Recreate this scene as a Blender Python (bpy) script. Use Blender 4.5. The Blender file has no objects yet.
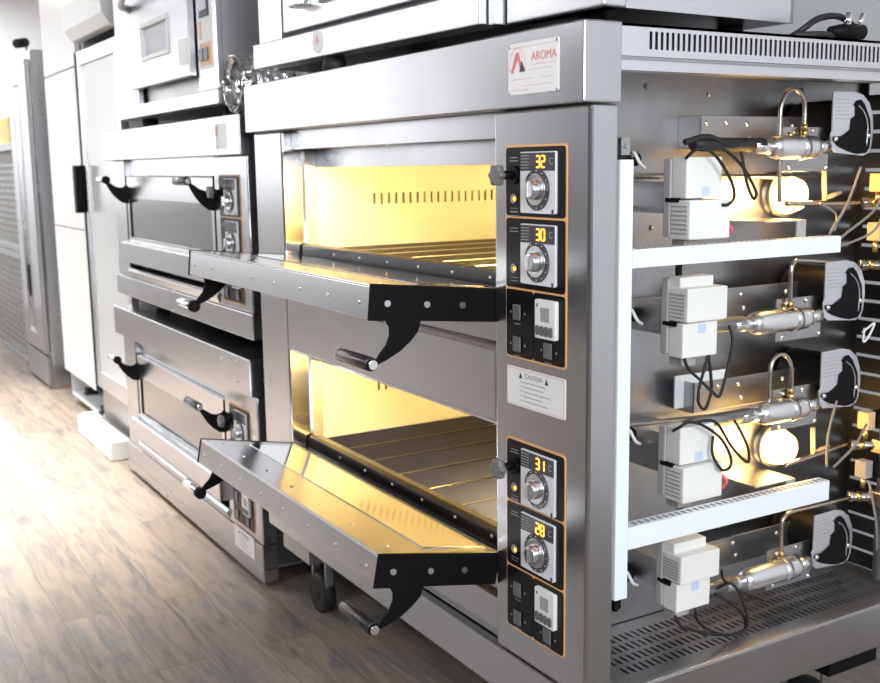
import bpy, bmesh, math, random
from mathutils import Vector, Matrix
random.seed(7)
S = bpy.context.scene
COL = S.collection

# ------------------------------------------------------------------ camera
YAW, PITCH, ROLL = 59.2618, -9.3296, -0.787
CAM = Vector((1.4418, -1.1589, 1.3229))
def make_camera():
    y, p, r = map(math.radians, (YAW, PITCH, ROLL))
    fw = Vector((-math.sin(y)*math.cos(p), math.cos(y)*math.cos(p), math.sin(p)))
    rt = Vector((math.cos(y), math.sin(y), 0)); up = rt.cross(fw)
    r2 = math.cos(r)*rt + math.sin(r)*up; u2 = -math.sin(r)*rt + math.cos(r)*up
    cd = bpy.data.cameras.new('camera'); c = bpy.data.objects.new('camera', cd); COL.objects.link(c)
    m = Matrix((r2, u2, -fw)).transposed().to_4x4(); m.translation = CAM
    c.matrix_world = m
    cd.sensor_width = 36; cd.lens = 1065.93*36/880
    cd.clip_start = 0.02
    cd.dof.use_dof = True; cd.dof.focus_distance = 1.95; cd.dof.aperture_fstop = 7.0
    S.camera = c
make_camera()

# ------------------------------------------------------------------ world, lights, exposure
S.view_settings.view_transform = 'Standard'; S.view_settings.look = 'None'
S.view_settings.gamma = 1; S.view_settings.use_curve_mapping = False
S.view_settings.exposure = 0.48
S.cycles.use_denoising = True
S.cycles.max_bounces = 10
S.cycles.sample_clamp_indirect = 8
w = bpy.data.worlds.new('daylight'); S.world = w; w.use_nodes = True
bg = w.node_tree.nodes['Background']; bg.inputs[0].default_value = (0.93, 0.97, 1.0, 1); bg.inputs[1].default_value = 1.08

def area(name, loc, size, power, color, target=None, sizey=None, rot=None):
    l = bpy.data.lights.new(name, 'AREA'); l.energy = power; l.color = color
    l.shape = 'RECTANGLE'; l.size = size; l.size_y = sizey or size
    o = bpy.data.objects.new(name, l); COL.objects.link(o); o.location = loc
    if target is not None:
        o.rotation_euler = (Vector(target)-Vector(loc)).to_track_quat('-Z', 'Y').to_euler()
    elif rot: o.rotation_euler = rot
    return o
# daylight through the storefront windows at the front left, and from the right; the ceiling fills are added
area('window_daylight', (-9.2, -3.3, 1.95), 4.2, 18, (1.0, 0.97, 0.94), target=(-3.0, -1.6, 1.2), sizey=1.7)
area('ceiling_fill_light', (-5.2, -3.3, 2.92), 3.0, 105, (0.97, 0.98, 1.0), rot=(0, 0, 0), sizey=2.4)  # added overhead fill, brightens the floor on the left
fl_ = area('ceiling_fill_light', (0.6, -2.7, 2.88), 1.2, 9, (0.97, 0.98, 1.0), target=(-.6, 0, 1.35), sizey=.6); fl_.data.spread = math.radians(85)  # added frontal fill for the upper oven faces and stickers
dl = area('floor_fill_light', (-3.9, -.65, 2.92), 3.4, 52, (1.0, 0.94, 0.87), rot=(0, 0, 0), sizey=.5); dl.data.spread = math.radians(44)  # added narrow-spread fill, lifts the left floor only
area('ceiling_fill_light', (-8.2, -.3, 2.92), 1.6, 60, (1.0, 0.98, 0.95), rot=(0, 0, 0), sizey=0.8)  # added fill that whitens the far left wall
area('side_window_daylight', (3.7, -1.2, 2.2), 1.8, 105, (0.92, 0.96, 1.0), target=(0, 0.4, 1.3), sizey=1.2)

# ------------------------------------------------------------------ materials
MATS = {}
def mat(name, col, rough=0.5, metal=0.0, emit=None, estr=0.0, spec=None, trans=0, ior=1.45, coat=0):
    m = bpy.data.materials.new(name); m.use_nodes = True
    b = m.node_tree.nodes['Principled BSDF']
    b.inputs['Base Color'].default_value = (*col, 1); b.inputs['Roughness'].default_value = rough
    b.inputs['Metallic'].default_value = metal
    if emit: b.inputs['Emission Color'].default_value = (*emit, 1); b.inputs['Emission Strength'].default_value = estr
    if spec is not None: b.inputs['Specular IOR Level'].default_value = spec
    if trans: b.inputs['Transmission Weight'].default_value = trans; b.inputs['IOR'].default_value = ior
    if coat: b.inputs['Coat Weight'].default_value = coat
    MATS[name] = m
    return m
def brushed(name, col, rough=0.3, metal=1.0, scale=(1, 1, 25), bump=0.02, var=0.08, blot=0.03):
    m = mat(name, col, rough, metal); nt = m.node_tree; N = nt.nodes; L = nt.links
    b = N['Principled BSDF']
    tc = N.new('ShaderNodeTexCoord'); mp = N.new('ShaderNodeMapping'); mp.inputs['Scale'].default_value = scale
    n = N.new('ShaderNodeTexNoise'); n.inputs['Scale'].default_value = 4; n.inputs['Detail'].default_value = 5
    L.new(tc.outputs['Object'], mp.inputs[0]); L.new(mp.outputs[0], n.inputs['Vector'])
    n2 = N.new('ShaderNodeTexNoise'); n2.inputs['Scale'].default_value = 3.5 if bump < .3 else 45; n2.inputs['Detail'].default_value = 3
    L.new(tc.outputs['Object'], n2.inputs['Vector'])
    r = N.new('ShaderNodeMapRange'); r.inputs['To Min'].default_value = max(.02, rough-var); r.inputs['To Max'].default_value = rough+var
    L.new(n2.outputs['Fac'], r.inputs['Value']); L.new(r.outputs[0], b.inputs['Roughness'])
    mx = N.new('ShaderNodeMixRGB'); mx.blend_type = 'MIX'
    mx.inputs[1].default_value = (*[c*(1-blot) for c in col], 1); mx.inputs[2].default_value = (*[min(1, c*(1+blot)) for c in col], 1)
    L.new(n.outputs['Fac'], mx.inputs[0]); L.new(mx.outputs[0], b.inputs['Base Color'])
    if bump >= .03:
        bp = N.new('ShaderNodeBump'); bp.inputs['Strength'].default_value = bump*5; bp.inputs['Distance'].default_value = 0.002
        L.new(n2.outputs['Fac'] if bump > .3 else n.outputs['Fac'], bp.inputs['Height']); L.new(bp.outputs[0], b.inputs['Normal'])
    return m
STEEL = brushed('brushed_steel', (0.50, 0.50, 0.525), 0.25, bump=.008)
DOORST = brushed('door_steel', (0.50, 0.50, 0.52), 0.22, scale=(25, 1, 1), bump=0.006, var=0.05)
DULL = brushed('dull_steel', (0.42, 0.42, 0.43), 0.38, var=.12, blot=.12)
GALV = brushed('galvanised_sheet', (0.40, 0.40, 0.415), 0.30, scale=(6, 6, 6), bump=0.01, var=.14, blot=.15)
DARKST = brushed('dark_heat_steel', (0.05, 0.05, 0.053), 0.34, bump=0.02, var=.12, blot=.25)
SLAB = brushed('hearth_slab', (0.018, 0.018, 0.020), 0.50, metal=0, scale=(30, 3, 3), bump=0.02, blot=.4); SLAB.node_tree.nodes['Principled BSDF'].inputs['Specular IOR Level'].default_value = .12
SLABD = brushed('lamp_cancel_hearth_slab', (0.030, 0.036, 0.075), 0.5, metal=0, scale=(3, 1, 1), blot=.3); SLABD.node_tree.nodes['Principled BSDF'].inputs['Specular IOR Level'].default_value = .01  # blue put into the colour to cancel the chamber's yellow light
CHAMB = brushed('chamber_liner', (0.86, 0.84, 0.80), 0.38, metal=0.45, scale=(3, 3, 12), bump=0.02, blot=.05)
ALU = brushed('cast_aluminium', (0.78, 0.78, 0.80), 0.30, scale=(20, 20, 20), bump=0.03)
PALED = brushed('pale_door_steel', (0.56, 0.56, 0.60), 0.36)
PALE = brushed('pale_steel', (0.70, 0.70, 0.73), 0.33)
CHROME = mat('chrome', (0.85, 0.85, 0.86), 0.08, 1)
BLACK = mat('black_enamel', (0.004, 0.004, 0.005), 0.55, spec=.15)
RUBBER = mat('black_rubber', (0.012, 0.012, 0.012), 0.6)
PANELB = mat('black_control_film', (0.006, 0.006, 0.007), 0.3, spec=.2)
TRIMO = mat('orange_trim_line', (0.85, 0.45, 0.18), 0.4)
SATIN = mat('satin_knob_metal', (0.66, 0.66, 0.68), 0.30, 1)
BEZEL = mat('silver_bezel', (0.74, 0.74, 0.80), 0.4, 0.0)
DISPG = mat('display_window', (0.07, 0.07, 0.08), 0.2)
LEDO = mat('orange_led', (1, .4, .05), 0.4, emit=(1.0, 0.27, 0.03), estr=3.2)
GREYM = mat('grey_marking', (0.28, 0.28, 0.29), 0.5)
SWITCH = mat('grey_rocker', (0.13, 0.13, 0.14), 0.35)
WHITEP = mat('white_plastic', (0.82, 0.82, 0.80), 0.38)
GREYP = mat('timer_screen', (0.35, 0.35, 0.37), 0.3)
FILM2 = brushed('pale_zinc_plate', (0.72, 0.74, 0.80), 0.32)
FILM = mat('blue_white_film', (0.80, 0.87, 0.93), 0.30)
STICK = mat('white_sticker', (0.88, 0.87, 0.87), 0.35)
PINK = mat('pink_line', (0.80, 0.50, 0.48), 0.5)
REDINK = mat('red_ink', (0.72, 0.26, 0.22), 0.5)
INK = mat('dark_ink', (0.05, 0.05, 0.06), 0.5)
BLUEINK = mat('blue_sticker', (0.25, 0.45, 0.85), 0.5)
RED = mat('red_mark', (0.7, 0.12, 0.15), 0.4)
BRASS = mat('brass', (0.75, 0.52, 0.20), 0.28, 1)
COPPER = brushed('pipe_metal', (0.50, 0.44, 0.38), 0.25, scale=(10, 10, 10), bump=.01)
FLAME = mat('lit_lamp_glass', (1, .8, .4), 0.4, emit=(1.0, 0.52, 0.12), estr=8)
BULB = mat('oven_lamp_bulb', (1, .8, .4), 0.4, emit=(1.0, 0.70, 0.28), estr=20)
WHITE = mat('white_enamel', (0.88, 0.89, 0.90), 0.30)
SOLEN = mat('tan_coil', (0.80, 0.55, 0.28), 0.4)
FOAM = mat('white_foam', (0.88, 0.88, 0.87), 0.8)
CARD = mat('yellow_card', (0.80, 0.58, 0.25), 0.8)
BEIGE = mat('beige_paint', (0.34, 0.33, 0.31), 0.6)
LITPANE = mat('lit_interior_pane', (0.62, 0.66, 0.68), 0.15)  # pale opaque colour stands in for a lit interior behind the glass
CEIL = mat('ceiling_paint', (0.45, 0.45, 0.46), 0.8)
DADO = mat('grey_wall_paint', (0.22, 0.22, 0.23), 0.8)
PLASTER = mat('white_plaster', (0.86, 0.87, 0.89), 0.75)
FOIL = brushed('crumpled_foil', (0.85, 0.85, 0.86), 0.12, scale=(14, 14, 14), bump=.5)
GLASSD = mat('dark_oven_glass', (0.24, 0.24, 0.25), 0.14, 0.8)
def glass(name, tint=(0.9, 0.95, 0.95)):
    m = bpy.data.materials.new(name); m.use_nodes = True; nt = m.node_tree; N = nt.nodes; L = nt.links
    N.remove(N['Principled BSDF']); out = N['Material Output']
    g = N.new('ShaderNodeBsdfGlossy'); g.inputs['Roughness'].default_value = .05
    t = N.new('ShaderNodeBsdfTransparent'); t.inputs[0].default_value = (*tint, 1)
    f = N.new('ShaderNodeFresnel'); f.inputs[0].default_value = 1.6
    a = N.new('ShaderNodeMixShader'); L.new(f.outputs[0], a.inputs[0]); L.new(t.outputs[0], a.inputs[1]); L.new(g.outputs[0], a.inputs[2])
    L.new(a.outputs[0], out.inputs[0]); return m
GLASS = glass('clear_glass')
def wood():
    m = bpy.data.materials.new('laminate_floor'); m.use_nodes = True; nt = m.node_tree; N = nt.nodes; L = nt.links
    b = N['Principled BSDF']; tc = N.new('ShaderNodeTexCoord')
    br = N.new('ShaderNodeTexBrick'); br.offset = 0.37; br.inputs['Scale'].default_value = 1
    br.inputs['Brick Width'].default_value = 1.25; br.inputs['Row Height'].default_value = 0.15
    br.inputs['Mortar Size'].default_value = 0.0012; br.inputs['Mortar Smooth'].default_value = .3
    br.inputs['Color1'].default_value = (0, 0, 0, 1); br.inputs['Color2'].default_value = (1, 1, 1, 1); br.inputs['Mortar'].default_value = (.5, .5, .5, 1)
    L.new(tc.outputs['Object'], br.inputs['Vector'])
    mp = N.new('ShaderNodeMapping'); mp.inputs['Scale'].default_value = (1.6, 11, 1)
    add = N.new('ShaderNodeVectorMath'); add.operation = 'ADD'
    sc = N.new('ShaderNodeVectorMath'); sc.operation = 'SCALE'; sc.inputs['Scale'].default_value = 5
    L.new(br.outputs['Color'], sc.inputs[0]); L.new(tc.outputs['Object'], add.inputs[0]); L.new(sc.outputs[0], add.inputs[1])
    L.new(add.outputs[0], mp.inputs[0])
    n = N.new('ShaderNodeTexNoise'); n.inputs['Scale'].default_value = 2.2; n.inputs['Detail'].default_value = 9; n.inputs['Roughness'].default_value = .62; n.inputs['Distortion'].default_value = .9
    L.new(mp.outputs[0], n.inputs['Vector'])
    cr = N.new('ShaderNodeValToRGB'); e = cr.color_ramp.elements
    e[0].position = .30; e[0].color = (0.125, 0.117, 0.112, 1); e[1].position = .75; e[1].color = (0.34, 0.27, 0.215, 1)
    x = e.new(.43); x.color = (0.205, 0.182, 0.165, 1); x = e.new(.55); x.color = (0.295, 0.235, 0.185, 1)
    L.new(n.outputs['Fac'], cr.inputs[0])
    mm = N.new('ShaderNodeMixRGB'); mm.blend_type = 'MULTIPLY'; mm.inputs[0].default_value = 1
    r = N.new('ShaderNodeMapRange'); r.inputs['To Min'].default_value = .82; r.inputs['To Max'].default_value = 1.12
    L.new(br.outputs['Color'], r.inputs['Value']); L.new(cr.outputs[0], mm.inputs[1]); L.new(r.outputs[0], mm.inputs[2])
    m2 = N.new('ShaderNodeMixRGB'); m2.inputs[2].default_value = (.12, .095, .075, 1)
    L.new(br.outputs['Fac'], m2.inputs[0]); L.new(mm.outputs[0], m2.inputs[1]); L.new(m2.outputs[0], b.inputs['Base Color'])
    b.inputs['Roughness'].default_value = .36
    bp = N.new('ShaderNodeBump'); bp.inputs['Strength'].default_value = .12; bp.inputs['Distance'].default_value = .003
    L.new(n.outputs['Fac'], bp.inputs['Height']); L.new(bp.outputs[0], b.inputs['Normal'])
    return m
WOOD = wood()

# ------------------------------------------------------------------ mesh builder
class MB:
    def __init__(s): s.v = []; s.f = []; s.sm = []
    def face(s, pts, smooth=False):
        i = len(s.v); s.v += [tuple(p) for p in pts]; s.f.append(list(range(i, i+len(pts)))); s.sm.append(smooth)
    def box(s, x0, x1, y0, y1, z0, z1):
        i = len(s.v)
        s.v += [(x0,y0,z0),(x1,y0,z0),(x1,y1,z0),(x0,y1,z0),(x0,y0,z1),(x1,y0,z1),(x1,y1,z1),(x0,y1,z1)]
        for q in ((0,3,2,1),(4,5,6,7),(0,1,5,4),(1,2,6,5),(2,3,7,6),(3,0,4,7)): s.f.append([i+k for k in q]); s.sm.append(False)
        return s
    def prism(s, pts, axis, a, b, smooth=False):
        """pts: 2-D outline; axis: extrusion axis; a,b: extents. 2-D = the other two axes in xyz order"""
        n = len(pts); i = len(s.v)
        def P(p, t):
            return {'x': (t, p[0], p[1]), 'y': (p[0], t, p[1]), 'z': (p[0], p[1], t)}[axis]
        s.v += [P(p, a) for p in pts] + [P(p, b) for p in pts]
        s.f.append([i+k for k in range(n)][::-1]); s.sm.append(False)
        s.f.append([i+n+k for k in range(n)]); s.sm.append(False)
        for k in range(n):
            k2 = (k+1) % n; s.f.append([i+k, i+k2, i+n+k2, i+n+k]); s.sm.append(smooth)
        return s
    def rrect(s, x0, x1, z0, z1, r, y0, y1, axis='y'):
        pts = []
        for cx, cz, a in ((x1-r, z1-r, 0), (x0+r, z1-r, 90), (x0+r, z0+r, 180), (x1-r, z0+r, 270)):
            for k in range(5):
                t = math.radians(a+k*22.5); pts.append((cx+r*math.cos(t), cz+r*math.sin(t)))
        return s.prism(pts, axis, y0, y1, True)
    def tube(s, pts, r, n=10, caps=True, closed=False):
        pts = [Vector(p) for p in pts]; m = len(pts)
        rr = r if isinstance(r, (list, tuple)) else [r]*m
        t0 = (pts[1]-pts[0]).normalized()
        ref = Vector((0, 0, 1)) if abs(t0.z) < .9 else Vector((1, 0, 0))
        u = t0.cross(ref).normalized(); base = len(s.v)
        for k in range(m):
            if k == 0: t = t0
            elif k == m-1: t = (pts[k]-pts[k-1]).normalized()
            else: t = ((pts[k+1]-pts[k]).normalized()+(pts[k]-pts[k-1]).normalized()).normalized()
            u = (u - t*u.dot(t)).normalized(); w_ = t.cross(u)
            for j in range(n):
                a = 2*math.pi*j/n; s.v.append(tuple(pts[k]+(u*math.cos(a)+w_*math.sin(a))*rr[k]))
        for k in range(m-1):
            for j in range(n):
                j2 = (j+1) % n
                s.f.append([base+k*n+j, base+k*n+j2, base+(k+1)*n+j2, base+(k+1)*n+j]); s.sm.append(True)
        if caps:
            s.f.append([base+j for j in range(n)][::-1]); s.sm.append(False)
            s.f.append([base+(m-1)*n+j for j in range(n)]); s.sm.append(False)
        return s
    def cyl(s, p0, p1, r, n=20, r1=None):
        return s.tube([p0, p1], [r, r if r1 is None else r1], n)
    def dome(s, c, axis, r, h, n=12, rings=4):
        c = Vector(c); a = Vector(axis).normalized()
        pts = [c + a*(h*math.sin(math.pi/2*k/rings)) for k in range(rings+1)]
        rad = [max(1e-4, r*math.cos(math.pi/2*k/rings)) for k in range(rings+1)]
        return s.tube(pts, rad, n)
    def build(s, name, m, parent=None, bevel=0.0, loc=None, seg=2):
        me = bpy.data.meshes.new(name); me.from_pydata(s.v, [], s.f); me.update()
        for p, q in zip(me.polygons, s.sm): p.use_smooth = q
        bm = bmesh.new(); bm.from_mesh(me); bmesh.ops.recalc_face_normals(bm, faces=bm.faces[:]); bm.to_mesh(me); bm.free()
        me.materials.append(m)
        o = bpy.data.objects.new(name, me); COL.objects.link(o)
        if parent is not None:
            o.parent = parent
            if parent.type == 'EMPTY' and loc is None: o.location = -parent.location
        if loc is not None: o.location = loc
        if bevel:
            b = o.modifiers.new('bevel', 'BEVEL'); b.width = bevel; b.segments = seg; b.limit_method = 'ANGLE'; b.angle_limit = math.radians(50)
            b.harden_normals = False
        return o
def parts(mb, name, m, parent=None, bevel=0.0, loc=None):
    """one object per connected piece of the builder"""
    par = list(range(len(mb.v)))
    def f(i):
        while par[i] != i: par[i] = par[par[i]]; i = par[i]
        return i
    for q in mb.f:
        for k in q[1:]: par[f(k)] = f(q[0])
    grp = {}
    for q, sm in zip(mb.f, mb.sm): grp.setdefault(f(q[0]), []).append((q, sm))
    out = []
    for g in grp.values():
        n = MB(); idx = {}
        for q, sm in g:
            for k in q:
                if k not in idx: idx[k] = len(n.v); n.v.append(mb.v[k])
            n.f.append([idx[k] for k in q]); n.sm.append(sm)
        out.append(n.build(name, m, parent, bevel, loc))
    return out
def spline(pts, sub=6):
    P = [Vector(p) for p in pts]; out = []
    Q = [P[0]*2-P[1]] + P + [P[-1]*2-P[-2]]
    for i in range(1, len(Q)-2):
        for k in range(sub):
            t = k/sub; a, b, c, d = Q[i-1:i+3]
            out.append(.5*((2*b)+(c-a)*t+(2*a-5*b+4*c-d)*t*t+(3*b-a-3*c+d)*t**3))
    out.append(P[-1]); return out
def thing(name, label, cat, loc, group=None):
    o = bpy.data.objects.new(name, None); COL.objects.link(o); o.location = loc; o.empty_display_size = .1
    tag(o, label, cat, group); return o
def tag(o, label, cat, group=None, kind=None):
    if label: o['label'] = label
    if cat: o['category'] = cat
    if group: o['group'] = group
    if kind: o['kind'] = kind
    return o
def kids(o): return [c for c in COL.objects if c.parent == o]
def copy_tree(o, parent=None):
    c = o.copy(); COL.objects.link(c)
    if parent is not None: c.parent = parent
    for ch in kids(o): copy_tree(ch, c)
    return c
def text(name, s_, size, x, y, z, m, parent, align='CENTER', bold=0.0, world=True):
    cu = bpy.data.curves.new(name, 'FONT'); cu.body = s_; cu.size = size; cu.align_x = align; cu.align_y = 'CENTER'
    cu.extrude = 0.0003; cu.offset = bold
    o = bpy.data.objects.new(name+'_t', cu); COL.objects.link(o)
    bpy.context.view_layer.update()
    me = bpy.data.meshes.new_from_object(o.evaluated_get(bpy.context.evaluated_depsgraph_get()))
    bpy.data.objects.remove(o); bpy.data.curves.remove(cu)
    me.transform(Matrix.Translation((x, y, z)) @ Matrix.Rotation(math.pi/2, 4, 'X'))
    me.materials.clear(); me.materials.append(m)
    o = bpy.data.objects.new(name, me); COL.objects.link(o); o.parent = parent
    if parent is not None and parent.type == 'EMPTY': o.location = -parent.location
    return o
def struct(o): o['kind'] = 'structure'; return o

# ------------------------------------------------------------------ the room
YF = -6.0
struct(MB().box(-9.5, 4.2, YF, 1.6, -0.05, 0).build('floor', WOOD))
struct(MB().box(-9.5, 4.2, 1.5, 1.6, 0, 3.0).build('wall_back', PLASTER))
struct(MB().box(-9.5, 4.2, YF, 1.6, 3.0, 3.05).build('ceiling', CEIL))
struct(MB().box(-9.5, 4.2, YF-.1, YF, 0, 3).build('wall_front', DADO))
wl_ = MB()
wl_.box(-9.6, -9.5, -.9, 1.6, 0, 3); wl_.box(-9.6, -9.5, YF, -5.7, 0, 3); wl_.box(-9.6, -9.5, -5.7, -.9, 0, .95); wl_.box(-9.6, -9.5, -5.7, -.9, 2.85, 3)
struct(wl_.build('wall_left', PLASTER))
wr = MB()
wr.box(4.1, 4.2, YF, -2.4, 0, 3); wr.box(4.1, 4.2, -.2, 1.6, 0, 3); wr.box(4.1, 4.2, -2.4, -.2, 0, 1.4); wr.box(4.1, 4.2, -2.4, -.2, 2.85, 3)
struct(wr.build('wall_right', DADO))
wf = MB()
for y in (-5.7, -4.1, -2.5, -.95): wf.box(-9.57, -9.52, y, y+.05, .95, 2.85)
wf.box(-9.57, -9.52, -5.7, -.9, .95, 1.0); wf.box(-9.57, -9.52, -5.7, -.9, 2.80, 2.85)
struct(wf.build('window_1', WHITE))
wf = MB()
for y in (-2.4, -1.3, -.25): wf.box(4.12, 4.17, y, y+.05, 1.4, 2.85)
struct(wf.build('window_2', WHITE))

# ------------------------------------------------------------------ shared oven pieces
SEG = {'0': 'abcdef', '1': 'bc', '2': 'abged', '3': 'abgcd', '8': 'abcdefg'}
def led(parent, s_, x, z, y, h=0.020):
    mb = MB(); w_ = h*.52; t = h*.135
    for i, ch in enumerate(s_):
        cx = x + (i-.5)*(w_+.005); g = {'a': (0, 1), 'g': (0, 0), 'd': (0, -1)}
        for k in SEG[ch]:
            if k in g: mb.box(cx-w_/2+t*.3, cx+w_/2-t*.3, y-.001, y, z+g[k][1]*h/2-t/2, z+g[k][1]*h/2+t/2)
            else:
                sx = 1 if k in 'bc' else -1; sz = 1 if k in 'bf' else -1
                mb.box(cx+sx*w_/2-t/2, cx+sx*w_/2+t/2, y-.001, y, min(0, sz*h/2)+z+t*.3, max(0, sz*h/2)+z-t*.3)
    return mb.build('display_digits', LEDO, parent)
def controller(parent, xr, zt, nums, marks=True):
    """temperature controller 0.107 wide whose top edge sits 0.011 below zt"""
    x0, x1 = xr-.194, xr-.087; cx = (x0+x1)/2; z1 = zt-.011; z0 = zt-.122; zc = z0+.043
    MB().rrect(x0, x1, z0, z1, .003, -.0085, -.003).build('temperature_controller', BEZEL, parent)
    MB().box(x0+.001, x1-.001, -.0095, -.0084, z1-.034, z1-.002).build('display_window', DISPG, parent)
    mb = MB()
    for k in range(5): mb.box(x0+.004, x0+.028, -.0102, -.0094, z1-.030+k*.0055, z1-.0285+k*.0055)
    mb.build('display_marks', GREYM, parent)
    if nums: led(parent, nums, cx+.011, z1-.018, -.0096)
    text('display_letter', 'C', .017, cx+.042, -.0098, z1-.018, GREYM, parent)
    MB().cyl((cx, -.0084, zc), (cx, -.011, zc), .0375, 32).build('dial_ring', DISPG, parent)
    mb = MB()
    for k in range(11):
        a = math.radians(-60+k*30); mb.box(cx+.0335*math.sin(a)-.0008, cx+.0335*math.sin(a)+.0008, -.0118, -.0109, zc+.0335*math.cos(a)-.0008, zc+.0335*math.cos(a)+.0008)
    mb.build('dial_marks', WHITEP, parent)
    MB().cyl((cx, -.0109, zc), (cx, -.0145, zc), .029, 36).build('dial_disc', SATIN, parent, bevel=.001)
    MB().cyl((cx, -.0144, zc), (cx, -.0285, zc), .0185, 28, .0160).build('dial_knob', SATIN, parent, bevel=.002)
    MB().box(cx-.0035, cx+.0035, -.034, -.028, zc-.014, zc+.014).build('knob_grip_bar', SATIN, parent, bevel=.001)
    mb = MB()
    for dx, dz, s_ in ((-.046, .036, .003), (.046, -.040, .005)): mb.box(cx+dx-s_/2, cx+dx+s_/2, -.0092, -.0084, zc+dz-s_, zc+dz+s_)
    mb.build('bezel_mark', INK, parent)
def gas_knob(parent, x, z, tint):
    mb = MB(); mb.cyl((x, -.003, z), (x, -.036, z), .008, 16).build('knob_shaft', BLACK, parent)
    out = []
    for k in range(40):
        a = 2*math.pi*k/40; r = .0185*(1+.13*math.cos(6*a)); out.append((x+r*math.cos(a), z+r*math.sin(a)))
    MB().prism(out, 'y', -.050, -.034, True).build('gas_knob', tint, parent, bevel=.004)
KNOBG = mat('grey_lobed_knob', (0.16, 0.15, 0.16), 0.35)
def control_panel(root, xr, z, nums, sticker=True):
    """z: the four horizontal border heights; builds the framed panel on the y = 0 face"""
    x0, x1 = xr-.252, xr-.062
    p = MB().rrect(x0, x1, z[3]-.002, z[0]+.002, .008, -.0015, 0).build('control_panel', TRIMO, root)
    for a, b in ((z[0], z[1]), (z[1], z[2])):
        MB().rrect(x0+.0035, x1-.0035, b+.0022, a-.0022, .007, -.003, -.0014).build('black_face_plate', PANELB, p)
    xm = (x0+x1)/2-.004
    for a, b in ((x0+.0035, xm-.001), (xm+.001, x1-.0035)):
        MB().rrect(a, b, z[3]+.0022, z[2]-.0022, .006, -.003, -.0014).build('black_face_plate', PANELB, p)
    controller(p, xr, z[0], nums[0]); controller(p, xr, z[1], nums[1])
    for i in (0, 1):
        MB().cyl((xr-.222, -.003, z[i]-.097), (xr-.222, -.006, z[i]-.097), .009, 16).build('lamp_bezel', GREYM, p)
        MB().dome((xr-.216, -.006, z[i]-.097), (0, -1, 0), .0042, .003, 12).build('indicator_lamp', LEDO if nums[0] else GREYM, p)
        mk = MB()
        for dz, w_ in ((-.020, .012), (-.026, .014), (-.121, .012), (-.128, .015)):
            if dz < -.1 and i == 1: continue
            mk.box(xr-.222-w_, xr-.222+w_, -.0034, -.0029, z[i]+dz-.0018, z[i]+dz)
        for dz in (-.114, -.120): mk.box(xr-.234, xr-.210, -.0034, -.0029, z[i]+dz-.0012, z[i]+dz)
        mk.build('panel_lettering', GREYM, p)
    MB().cyl((xr-.222, -.003, z[0]-.053), (xr-.222, -.008, z[0]-.053), .017, 20).build('knob_collar', BLACK, p)
    gas_knob(p, xr-.222, z[0]-.053, KNOBG)
    h = z[2]-z[3]
    for cx, cz in ((xr-.212, z[2]-h*.34), (xr-.212, z[2]-h*.80), (xr-.113, z[2]-h*.80)):
        s_ = MB().box(cx-.012, cx+.012, -.007, -.003, cz-.015, cz+.015).build('rocker_switch', SWITCH, p, bevel=.002)
        mk = MB()
        for dx in (-.024, .022): mk.box(cx+dx, cx+dx+.004, -.0034, -.0029, cz-.003, cz+.001)
        mk.box(cx-.010, cx+.010, -.0034, -.0029, cz-.023, cz-.0215); mk.build('panel_lettering', GREYM, p)
    cx, cz = xr-.113, z[2]-h*.36
    MB().rrect(cx-.031, cx+.031, cz-.036, cz+.036, .004, -.012, -.003).build('digital_timer', WHITEP, p, bevel=.001)
    MB().box(cx-.012, cx+.014, -.0128, -.0119, cz-.004, cz+.022).build('timer_screen', GREYP, p)
    mb = MB()
    for k in range(4): mb.rrect(cx-.026+k*.0135, cx-.016+k*.0135, cz-.030, cz-.012, .004, -.0145, -.0119)
    mb.box(cx-.025, cx-.021, -.0125, -.0119, cz+.022, cz+.028)
    parts(mb, 'timer_button', SWITCH, p)
    return p
def caution(root, x0, x1, z0, z1):
    p = MB().rrect(x0, x1, z0, z1, .004, -.0012, 0).build('caution_sticker', STICK, root)
    b = MB(); t = .0012; g = .0025
    for a in ((x0+g, x1-g, z0+g, z0+g+t), (x0+g, x1-g, z1-g-t, z1-g), (x0+g, x0+g+t, z0+g, z1-g), (x1-g-t, x1-g, z0+g, z1-g)):
        b.box(a[0], a[1], -.0018, -.0011, a[2], a[3])
    b.build('sticker_border', PINK, p)
    cx = (x0+x1)/2; h = z1-z0
    tr = MB()
    for dx in (-.047, .036): tr.prism([(cx+dx-.0055, z1-h*.27), (cx+dx+.0055, z1-h*.27), (cx+dx, z1-h*.12)], 'y', -.0018, -.0011)
    parts(tr, 'warning_triangle', INK, p)
    text('sticker_lettering', 'CAUTION', .0125, cx-.005, -.0014, z1-h*.19, GREYM, p)
    ln = MB()
    for k in range(5):
        z_ = z1-h*(.36+.12*k); ln.box(cx-.047, cx-.043, -.0017, -.0011, z_, z_+.002); ln.box(cx-.038, cx+.050+random.uniform(-.03, .01), -.0017, -.0011, z_, z_+.0014)
    ln.build('sticker_text_lines', BLUEG, p)
    return p
BLUEG = mat('blue_grey_ink', (0.25, 0.27, 0.40), 0.5)

def grip(parent, name, xa, xb, yc, zc, r=.0105, cap_at='b', m=CHROME):
    g = MB(); g.cyl((xa, yc, zc), (xb, yc, zc), r, 20); return g.build(name, m, parent)

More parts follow.
